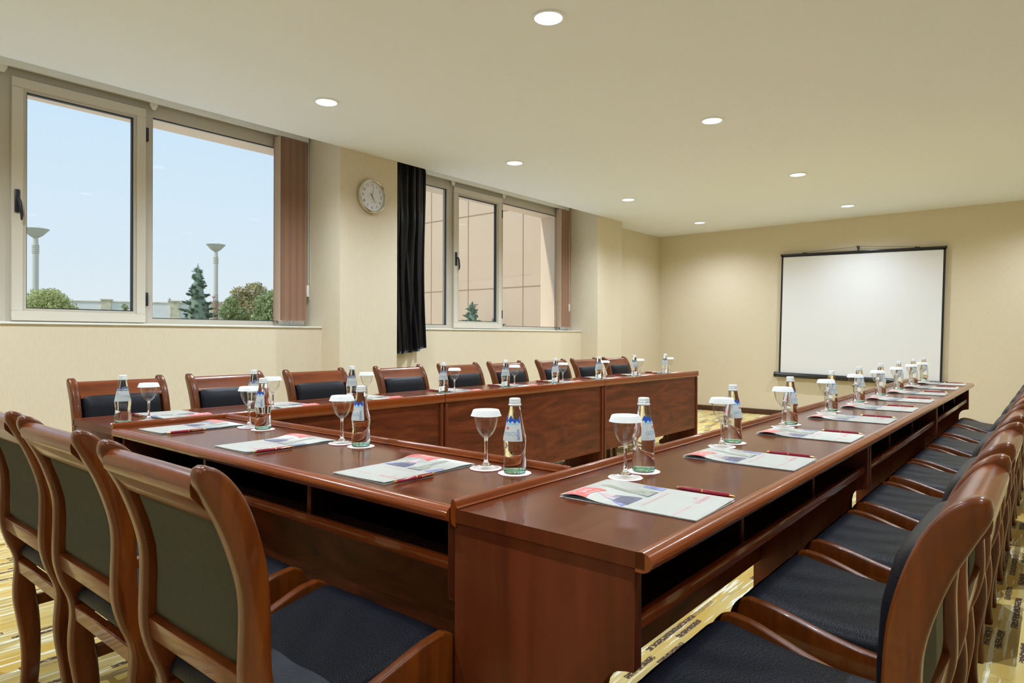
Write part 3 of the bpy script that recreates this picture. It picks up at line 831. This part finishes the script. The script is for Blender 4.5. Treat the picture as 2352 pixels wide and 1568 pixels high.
def make_cover():
    # pleated paper cap
    bm = B(); seg = 96
    def ringp(r, z, pl): return [bm.verts.new(((r+(pl if k % 2 else 0))*math.cos(2*PI*k/seg), (r+(pl if k % 2 else 0))*math.sin(2*PI*k/seg), z)) for k in range(seg)]
    R_ = [ringp(.0345, .0162, 0), ringp(.0362, .0140, .0003), ringp(.0395, .0030, .0009), ringp(.0412, .0, .0012)]
    R2 = [ringp(.0406, .0, .0012), ringp(.0388, .0034, .0009), ringp(.0355, .0134, .0003), ringp(.034, .0152, 0)]
    al = R_+R2
    for a, b in zip(al, al[1:]):
        for k in range(seg): bm.faces.new((a[k], a[(k+1) % seg], b[(k+1) % seg], b[k]))
    bm.faces.new(R_[0]); bm.faces.new(R2[-1][::-1])
    return obj('glass_cover', bm, 'paper_cap', ang=50)
def make_coaster():
    r = empty('coaster')
    seg = 72
    def rr(k, base): return base*(1+.012*math.cos(2*PI*k/seg*12))
    bm = B(); prism(bm, [(rr(k, .0440)*math.cos(2*PI*k/seg), rr(k, .0440)*math.sin(2*PI*k/seg)) for k in range(seg)], 'z', .0002, .0016)
    obj('rim', bm, 'coaster_rim', r, smooth=False)
    bm = B(); prism(bm, [(rr(k, .0415)*math.cos(2*PI*k/seg), rr(k, .0415)*math.sin(2*PI*k/seg)) for k in range(seg)], 'z', .0010, .0019)
    obj('face', bm, 'coaster_paper', r, smooth=False)
    return r
def make_pen():
    r = empty('ballpoint_pen')   # lies along +y, tip at y=0
    h = .0058
    bm = B(); tube(bm, [(0, .012, h), (0, .016, h), (0, .075, h), (0, .132, h)], .0044, 12, taper=[.0040, .0050, .0057, .0046]); obj('barrel', bm, 'pen_maroon', r)
    bm = B(); tube(bm, [(0, 0, h), (0, .004, h), (0, .0125, h)], .002, 10, taper=[.0008, .0024, .0041]); obj('tip', bm, 'gold', r)
    bm = B(); tube(bm, [(0, .074, h), (0, .0765, h)], .0060, 12); obj('centre_ring', bm, 'gold', r)
    bm = B(); tube(bm, [(0, .131, h), (0, .135, h), (0, .139, h)], .0035, 10, taper=[.0048, .0038, .0030]); obj('push_button', bm, 'gold', r)
    bm = B(); tube(bm, [(.0040, .128, h), (.0080, .126, h+.002), (.0086, .110, h+.002), (.0070, .092, h+.001), (.0080, .088, h+.001)], .0017, 6); obj('clip', bm, 'gold', r)
    return r
def make_brochure():
    r = empty('brochure')   # x: -.105..105, y 0..~.325 ; sitter at y=0
    Lb = .322
    def h(x, y):
        u = (x+.105)/.21; v = y/Lb
        return .0022+.0034*u*u*(.35+.65*(1-v))+.010*math.exp(-((v-.86)/.13)**2)*(.35+.65*(1-u))*(1-.15*v)
    bm = B(); grid(bm, 2, 2, lambda u, v: ((u-.5)*.21, v*Lb, .0005)); bmesh.ops.solidify(bm, geom=bm.faces[:], thickness=-.0010)
    obj('back_leaf', bm, 'paper_white', r, smooth=False)
    bm = B(); grid(bm, 12, 24, lambda u, v: ((u-.5)*.206, .003+v*(Lb-.006), .0019+max(0, h((u-.5)*.206, v*Lb)-.0022)*.30)); bmesh.ops.solidify(bm, geom=bm.faces[:], thickness=-.0003)
    p = obj('inner_leaf', bm, 'paper_grey', r); p['label'] = 'grey inner leaf'
    bm = B(); grid(bm, 14, 28, lambda u, v: ((u-.5)*.21, v*Lb, h((u-.5)*.21, v*Lb))); bmesh.ops.solidify(bm, geom=bm.faces[:], thickness=-.0004)
    cover = obj('cover', bm, 'paper_white', r, ang=80)
    d = .0006
    def patch(outline, n=10):
        """fill polygon as a fine fan-free strip grid: outline = (left(y), right(y)) functions over y range"""
        y0, y1, lf, rt = outline; bm = B()
        grid(bm, 6, n, lambda u, v: (lf(v)+(rt(v)-lf(v))*u, y0+(y1-y0)*v, h(lf(v)+(rt(v)-lf(v))*u, y0+(y1-y0)*v)+d)); return bm
    # red badge, lower edge curved
    bm = B(); grid(bm, 10, 6, lambda u, v: (-.104+.092*u, (.252+.012*math.sin(u*PI))+(.312-.252-.012*math.sin(u*PI))*v, h(-.104+.092*u, (.252+.012*math.sin(u*PI))+(.312-.252-.012*math.sin(u*PI))*v)+d))
    bd = obj('badge_print', bm, 'print_red', cover, ang=80)
    bm = B(); add_text(bm, '$10', .026, lambda x, y: (-.056+x, .284+y, h(-.056+x, .284+y)+2*d))
    for k, ch in enumerate('REWARDS FOR MEETINGS'):
        a = math.radians(155-7.0*k); cx, cy = -.058+.040*math.cos(a), .268+.036*math.sin(a)
        def fn(x, y, a=a, cx=cx, cy=cy):
            t = a-PI/2; X = cx+x*math.cos(t)-y*math.sin(t); Y = cy+x*math.sin(t)+y*math.cos(t); return (X, Y, h(X, Y)+2*d)
        add_text(bm, ch, .0062, fn)
    add_text(bm, 'Thousand Points', .0085, lambda x, y: (-.056+x, .2655+.006*math.cos(x*30)+y-.004, h(-.056+x, .262+y)+2*d))
    obj('badge_text', bm, 'paper_white', bd, smooth=False)
    # photographs: dark suits, blue shirt, pale hands
    obj('photo_print', patch((.162, .290, lambda v: .012+.010*v, lambda v: .052-.022*v+.008*math.sin(v*9))), 'print_olive', cover, ang=80)
    obj('photo_print', patch((.158, .196, lambda v: .004+.012*v, lambda v: .058-.010*v)), 'print_navy', cover, ang=80)
    obj('photo_print', patch((.163, .222, lambda v: -.084+.022*v, lambda v: -.010-.016*v*v)), 'print_navy', cover, ang=80)
    obj('photo_print', patch((.205, .262, lambda v: -.066+.030*v*v, lambda v: -.030+.004*v-.02*v*v)), 'print_skin', cover, ang=80)
    obj('photo_print', patch((.166, .206, lambda v: -.100+.028*v, lambda v: -.080+.024*v)), 'print_blue', cover, ang=80)
    obj('photo_print', patch((.158, .212, lambda v: .074+.010*v, lambda v: .100)), 'print_blue', cover, ang=80)
    bm = B()
    add_text(bm, 'MEETINGS & EVENTS PROGRAMME', .0082, lambda x, y: (.0+x, .137+y, h(x, .137+y)+d))
    obj('headline_text', bm, 'print_rose', cover, smooth=False); bm = B()
    add_text(bm, 'BOOKING INFORMATION', .0072, lambda x, y: (-.052+x, .052+y, h(-.052+x, .052+y)+d))
    obj('small_text', bm, 'print_rose', cover, smooth=False); bm = B()
    add_text(bm, 'RAMADA', .0170, lambda x, y: (.056+x, .052+y, h(.056+x, .052+y)+d))
    c0 = [bm.verts.new((.060+.006*math.cos(2*PI*k/16), .071+.0042*math.sin(2*PI*k/16), h(.060, .071)+d)) for k in range(16)]; bm.faces.new(c0)
    obj('logo_text', bm, 'print_rose', cover, smooth=False)
    return r
BOT, GLS, CVR, CST, PEN, BRO = make_bottle(), make_glass(), make_cover(), make_coaster(), make_pen(), make_brochure()

def place(origin, rz, n, who, jit=0, bdx=.26, gdx=.16, rot=0.0):
    """origin: outer end of brochure (world), rz: sitter frame"""
    c, s = math.cos(rz), math.sin(rz)
    def W(u, v, z): return (origin[0]+u*c-v*s, origin[1]+u*s+v*c, z)
    where = '%s from the near end of the %s' % (nth[n], who) if who != 'front table' else '%s from the right on the short %s' % (nth[n], who)
    rr = random.Random(n*17+len(who))
    e = .0006
    a = rr.uniform(-.02, .02)+rot
    instance(BRO, W(0, 0, ZT+e), rz+a, 'brochure with red badge, %s' % where, 'brochure', 'meeting brochures')
    # pen beside the right long edge, tip towards the sitter
    instance(PEN, W(.1225, .008+rr.uniform(0, .006), ZT+e), rz+rr.uniform(-.03, .02), 'maroon pen, %s' % where, 'pen', 'maroon pens')
    cz = ZT+.0004
    instance(CST, W(bdx, .309, cz), rz+rr.uniform(0, 1), 'coaster under water bottle, %s' % where, 'coaster', 'paper coasters')
    instance(BOT, W(bdx, .309, cz+.0021), rz+rr.uniform(-.25, .15), 'clear water bottle, %s' % where, 'bottle', 'water bottles')
    gx = gdx
    instance(CST, W(gx, .307, cz+.0001), rz+rr.uniform(0, 1), 'coaster under wine glass, %s' % where, 'coaster', 'paper coasters')
    instance(GLS, W(gx, .307, cz+.0021), rz, 'covered wine glass, %s' % where, 'glass', 'stemmed wine glasses')
    instance(CVR, W(gx, .307, cz+.0021+.1425), rz, 'white paper glass cover, %s' % where, 'glass cover', 'paper glass covers')
RY = [1.325, 1.953, 2.575, 3.215, 3.800, 4.375, 4.985, 5.580, 6.100]
for i, y in enumerate(RY):
    place((-.545, y), PI/2, i, 'right table row')
for i, x in enumerate([-1.363, -2.012, -2.615]):
    place((x, 1.036), 0, i, 'front table')
LY = [1.325, 1.895, 2.46, 3.15, 3.75, 4.338, 4.952, 5.555, 6.155]
for i, y in enumerate(LY):
    place((-3.255, y), -PI/2, i, 'window-side row')

# ------------------------------------------------------------------ outside
GZ = .9
bm = B(); box(bm, -140, -5.55, -80, 160, GZ-.2, GZ); g = obj('lawn', bm, 'grass', smooth=False); struct(g); g.name = 'floor_garden'
bm = B(); box(bm, -11.0, -5.545, -30, 8.9, GZ, GZ+.02); struct(obj('floor_bounce_terrace', bm, 'wall_white', smooth=False))  # unseen pale paving added to bounce daylight onto the ceiling
# neighbouring wing with cladding panels
def wing():
    bm = B(); box(bm, -15.0, -5.541, 9.0, 10.4, GZ, 8.0); w = obj('building_wing', bm, 'cladding', smooth=False)
    tag(w, 'beige clad building wing outside the second window', 'building')
    bm = B()
    for x in (-12.5, -11.0, -9.52, -8.52, -7.205): box(bm, x-.009, x+.009, 8.996, 9.0, GZ, 8.0)
    for z in (1.993, 3.37, 4.75, 6.1): box(bm, -15.0, -5.541, 8.9955, 9.0, z-.009, z+.009)
    obj('panel_joints', bm, 'joint_dark', w, smooth=False)
wing()
# garden wall with pillars
def gwall():
    a = Vector((-40, -23.2, 0)); a = Vector((-28.84, 8.58, 0)); b = Vector((-26.11, 13.82, 0)); d = (b-a).normalized(); n = Vector((-d.y, d.x, 0))
    r = empty('garden_wall', (a.x, a.y, GZ), math.atan2(d.y, d.x)); tag(r, 'long white garden wall with stone pillars far outside the window', 'wall')
    bm = B(); box(bm, -6, 14, -.08, .08, 0, 1.50); obj('wall_panel', bm, 'wall_white', r, smooth=False)
    bm = B(); box(bm, -6, 14, -.11, .11, 1.50, 1.545); obj('coping', bm, 'stone_cap', r, smooth=False)
    for t in (-4.2, -1.4, 1.2, 3.55, 5.0, 6.4, 9.0, 11.6):
        bm = B(); box(bm, t-.16, t+.16, -.16, .16, 0, 1.58); box(bm, t-.2, t+.2, -.2, .2, 1.58, 1.62); obj('pillar', bm, 'stone_cap', r, smooth=False)
gwall()
def lamp(loc, top, rad, label):
    r = empty('garden_lamp', (loc[0], loc[1], GZ)); tag(r, label, 'street lamp', 'garden lamp posts')
    h = top-GZ; k = rad/.40
    bm = B(); lathe(bm, [(.11*k, 0), (.11*k, h-2.55*k)], 16); obj('lower_post', bm, 'lamp_rust', r)
    bm = B(); lathe(bm, [(.095*k, h-2.55*k), (.095*k, h-.62*k)], 16)
    for q in range(5):
        z = h-(.66+.06*q)*k; lathe(bm, [(.115*k, z), (.115*k, z-.022*k)], 16)
        z = h-(2.50-.06*q)*k; lathe(bm, [(.115*k, z), (.115*k, z-.022*k)], 16)
    obj('upper_post', bm, 'lamp_metal', r)
    bm = B(); lathe(bm, [(.085*k, h-.62*k), (.075*k, h-.40*k)], 16); obj('neck', bm, 'lamp_metal', r)
    bm = B(); lathe(bm, [(.09*k, h-.40*k), (.20*k, h-.33*k), (.30*k, h-.22*k), (.36*k, h-.15*k), (.40*k, h-.115*k), (.39*k, h-.10*k), (.10*k, h-.10*k)], 28); obj('bowl_shade', bm, 'lamp_metal', r)
    bm = B(); lathe(bm, [(.28*k, h-.099*k), (.22*k, h-.085*k), (.15*k, h-.05*k), (.07*k, h-.01*k), (0, h)], 24); obj('lens_cap', bm, 'lamp_glass', r)
lamp((-26.983, 6.998), 4.87, .405, 'tall garden lamp post seen behind the rounded shrub')
lamp((-26.065, 12.822), 4.88, .37, 'tall garden lamp post beside the dark spruce')

def leaves(bm, n, pos, size, rnd, flat=0.0):
    for _ in range(n):
        p, nn = pos(rnd)
        a = Vector((rnd.gauss(0, 1), rnd.gauss(0, 1), rnd.gauss(0, 1))).normalized()
        nn = (Vector(nn)*(.6)+a*.8).normalized(); s = nn.orthogonal().normalized(); q = Matrix.Rotation(rnd.uniform(0, 2*PI), 3, nn) @ s
        t = nn.cross(q); L = size*rnd.uniform(.7, 1.4); W = L*.5
        p = Vector(p)
        vs = [bm.verts.new(p+q*L), bm.verts.new(p+t*W), bm.verts.new(p-q*L), bm.verts.new(p-t*W)]
        bm.faces.new(vs)
def shrub(name, label, cat, loc, blobs, n, size, mat, seed, group=None, trunk=None):
    r = empty(name, (loc[0], loc[1], GZ)); tag(r, label, cat, group)
    rnd = random.Random(seed); bm = B()
    tot = sum(b[3]*b[3] for b in blobs)
    for (x, y, z, rad) in blobs:
        def pos(rd, x=x, y=y, z=z, rad=rad):
            d = Vector((rd.gauss(0, 1), rd.gauss(0, 1), rd.gauss(0, 1))).normalized(); k = rad*rd.uniform(.62, 1.04)*(1+.12*math.sin(d.x*7+d.z*5))
            return (x+d.x*k, y+d.y*k, max(.03, z+d.z*k*.92)), d
        leaves(bm, int(n*rad*rad/tot), pos, size, rnd)
    obj('foliage', bm, mat, r, smooth=False, recalc=False)
    bm = B()
    for (x, y, z, rad) in blobs: tube(bm, [(x*.2, y*.2, 0), (x*.6, y*.6, z*.55), (x, y, z)], .02, 6, taper=[.04, .025, .01])
    obj('branches', bm, 'bark', r)
    return r
def spruce(name, label, loc, h, rad, n, mat, seed, group=None):
    r = empty(name, (loc[0], loc[1], GZ)); tag(r, label, 'tree', group)
    rnd = random.Random(seed); bm = B()
    lathe(bm, [(0, h*.08), (rad*.62, h*.10), (rad*.50, h*.3), (rad*.30, h*.6), (rad*.08, h*.9), (0, h*.95)], 14, cap=False)
    tiers = 13
    for k in range(tiers):
        f = k/tiers; z = h*(.10+.88*f); rr = rad*(1-f)**.85; z00 = z
        nb = max(5, int(15*(1-f)))
        for b in range(nb):
            a = rnd.uniform(0, 2*PI); ln = rr*rnd.uniform(.6, 1.2); z = z00+rnd.uniform(-.6, .6)*h/tiers
            tip = Vector((math.cos(a)*ln, math.sin(a)*ln, z+.10*ln+rnd.uniform(-.05, .08)))
            m_ = max(10, int(n*(1-f)/tiers/nb*1.6))
            for _ in range(m_):
                t = rnd.uniform(.1, 1)**.7
                p = Vector((0, 0, z+.18*rr*0))*(1-t)+tip*t; p.z = z+(tip.z-z)*t
                sp = .10*rad*(1.1-t)
                p += Vector((rnd.gauss(0, sp), rnd.gauss(0, sp), rnd.gauss(0, sp*.9)))
                q = Vector((math.cos(a), math.sin(a), .35+rnd.gauss(0, .3))).normalized(); s = Vector((-math.sin(a), math.cos(a), rnd.gauss(0, .6))).normalized()
                L = .085*rad**.5*rnd.uniform(.6, 1.3)
                bm.faces.new([bm.verts.new(p+q*L), bm.verts.new(p+s*L*.32), bm.verts.new(p-q*L), bm.verts.new(p-s*L*.32)])
    obj('foliage', bm, mat, r, smooth=False, recalc=False)
    bm = B(); tube(bm, [(0, 0, 0), (0, 0, h*.5), (0, 0, h*.99)], .05, 8, taper=[.09*rad, .05*rad, .008]); obj('trunk', bm, 'bark', r)
spruce('spruce_tree', 'dark conical spruce left of the right lamp post', (-22.095, 10.267), 2.66, .66, 16000, 'leaf_spruce', 5)
spruce('conifer_tree', 'tiny distant conifer above the white garden wall', (-31.4, 13.3), 1.98, .42, 1500, 'leaf_spruce', 6)
spruce('cypress_shrub', 'larger pale cypress in front of the beige wing', (-7.95, 8.5), .82, .30, 2600, 'leaf_teal', 7, 'cypress shrubs')
spruce('cypress_shrub', 'smaller pale cypress in front of the beige wing', (-7.24, 8.35), .62, .22, 2000, 'leaf_teal', 8, 'cypress shrubs')
shrub('round_shrub', 'rounded yellow-green shrub at the left edge of the big window', 'bush', (-17.75, 4.78), [(0, 0, .72, .60), (-.12, -.35, .55, .5), (.1, .36, .50, .46), (0, .1, .95, .36)], 9000, .034, 'leaf_yellow', 11)
shrub('small_shrub', 'thin low plant in front of the white garden wall', 'bush', (-15.4, 5.45), [(0, 0, .35, .22), (.02, .08, .62, .14), (0, .16, .82, .08)], 700, .03, 'leaf_green', 12)
shrub('leafy_shrub', 'dark green rose bush right of the lamp post', 'bush', (-13.60, 6.98), [(0, .05, .30, .30), (0, -.06, .72, .16), (0, .20, .62, .24), (0, .06, .95, .13)], 2300, .036, 'leaf_green', 13)
shrub('broad_tree', 'loose olive tree with reddish leaf tips behind the rose bush', 'tree', (-18.7, 10.20), [(0, 0, 1.0, .55), (-.1, -.42, .95, .38), (.1, .6, 1.1, .5), (0, .2, 1.50, .36), (0, -.30, 1.45, .24)], 6500, .046, 'leaf_olive', 14)
shrub('hedge_tree', 'dense green shrub next to the drawn blind', 'tree', (-12.90, 7.55), [(0, 0, .42, .42), (0, .03, .85, .36), (0, -.18, .45, .28), (0, .35, .75, .42)], 8000, .036, 'leaf_green', 15)
def rose(loc, label):
    rnd = random.Random(int(loc[0]*10)); bm = B()
    for k in range(14):
        a = k*2.4; q = .012+.003*k; c = Vector((math.cos(a)*q*.5, math.sin(a)*q*.5, 0))
        bmesh.ops.create_icosphere(bm, subdivisions=1, radius=.022, matrix=Matrix.Translation(c+Vector((0, 0, .01*math.cos(k)))) @ Matrix.Diagonal((1, 1, .7, 1)))
    r = empty('rose', (loc[0], loc[1], GZ)); tag(r, label, 'flower', 'pink roses')
    bmesh.ops.translate(bm, vec=(0, 0, loc[2]-GZ), verts=bm.verts)
    obj('bloom', bm, 'rose_petal', r)
    bm = B(); tube(bm, [(.02, .02, 0), (.01, -.01, (loc[2]-GZ)*.5), (0, 0, loc[2]-GZ)], .006, 6); obj('stem', bm, 'leaf_green', r)
rose((-13.12, 7.66, 1.42), 'pink rose bloom on the dense shrub near the blind')
rose((-13.55, 6.62, 1.93), 'pink rose bloom just left of the lamp post')
rose((-14.2, 4.55, 1.42), 'dark pink rose bloom low in front of the white garden wall')

# ------------------------------------------------------------------ sky, sun, camera
w = bpy.data.worlds.new('World'); SC.world = w; w.use_nodes = True
nt = w.node_tree; nt.nodes.clear()
tc = nt.nodes.new('ShaderNodeTexCoord'); sp = nt.nodes.new('ShaderNodeSeparateXYZ'); nt.links.new(tc.outputs['Generated'], sp.inputs[0])
cr = nt.nodes.new('ShaderNodeValToRGB'); nt.links.new(sp.outputs[2], cr.inputs[0])
e = cr.color_ramp.elements; e[0].position = 0.0; e[0].color = srgb(232, 240, 244); e[1].position = .36; e[1].color = srgb(200, 230, 254)
x = e.new(.12); x.color = srgb(220, 238, 250)
bg = nt.nodes.new('ShaderNodeBackground'); bg.inputs[1].default_value = 1.0; nt.links.new(cr.outputs[0], bg.inputs[0])
ow = nt.nodes.new('ShaderNodeOutputWorld'); nt.links.new(bg.outputs[0], ow.inputs[0])
sd = bpy.data.lights.new('sun', 'SUN'); sd.energy = 2.3; sd.angle = math.radians(2); sd.color = (1, .95, .86)
so = bpy.data.objects.new('sun', sd); COL.objects.link(so); so.rotation_euler = Vector((-.13, -.76, .65)).to_track_quat('Z', 'Y').to_euler()

cd = bpy.data.cameras.new('camera'); cam = bpy.data.objects.new('camera', cd); COL.objects.link(cam); SC.camera = cam
cd.sensor_width = 36.0; cd.sensor_fit = 'HORIZONTAL'; cd.lens = 1516.1/2352*36; cd.shift_y = -(784-773.2)/2352
cd.clip_start = .05; cd.clip_end = 500
yaw = .69155
cam.matrix_world = Matrix.Translation((0, 0, CAMZ)) @ Matrix.Rotation(yaw, 4, 'Z') @ Matrix.Rotation(PI/2, 4, 'X') @ Matrix.Rotation(.003, 4, 'Z')

SC.view_settings.view_transform = 'Standard'; SC.view_settings.look = 'None'; SC.view_settings.gamma = 1.0
SC.view_settings.use_curve_mapping = False; SC.view_settings.exposure = 0.0
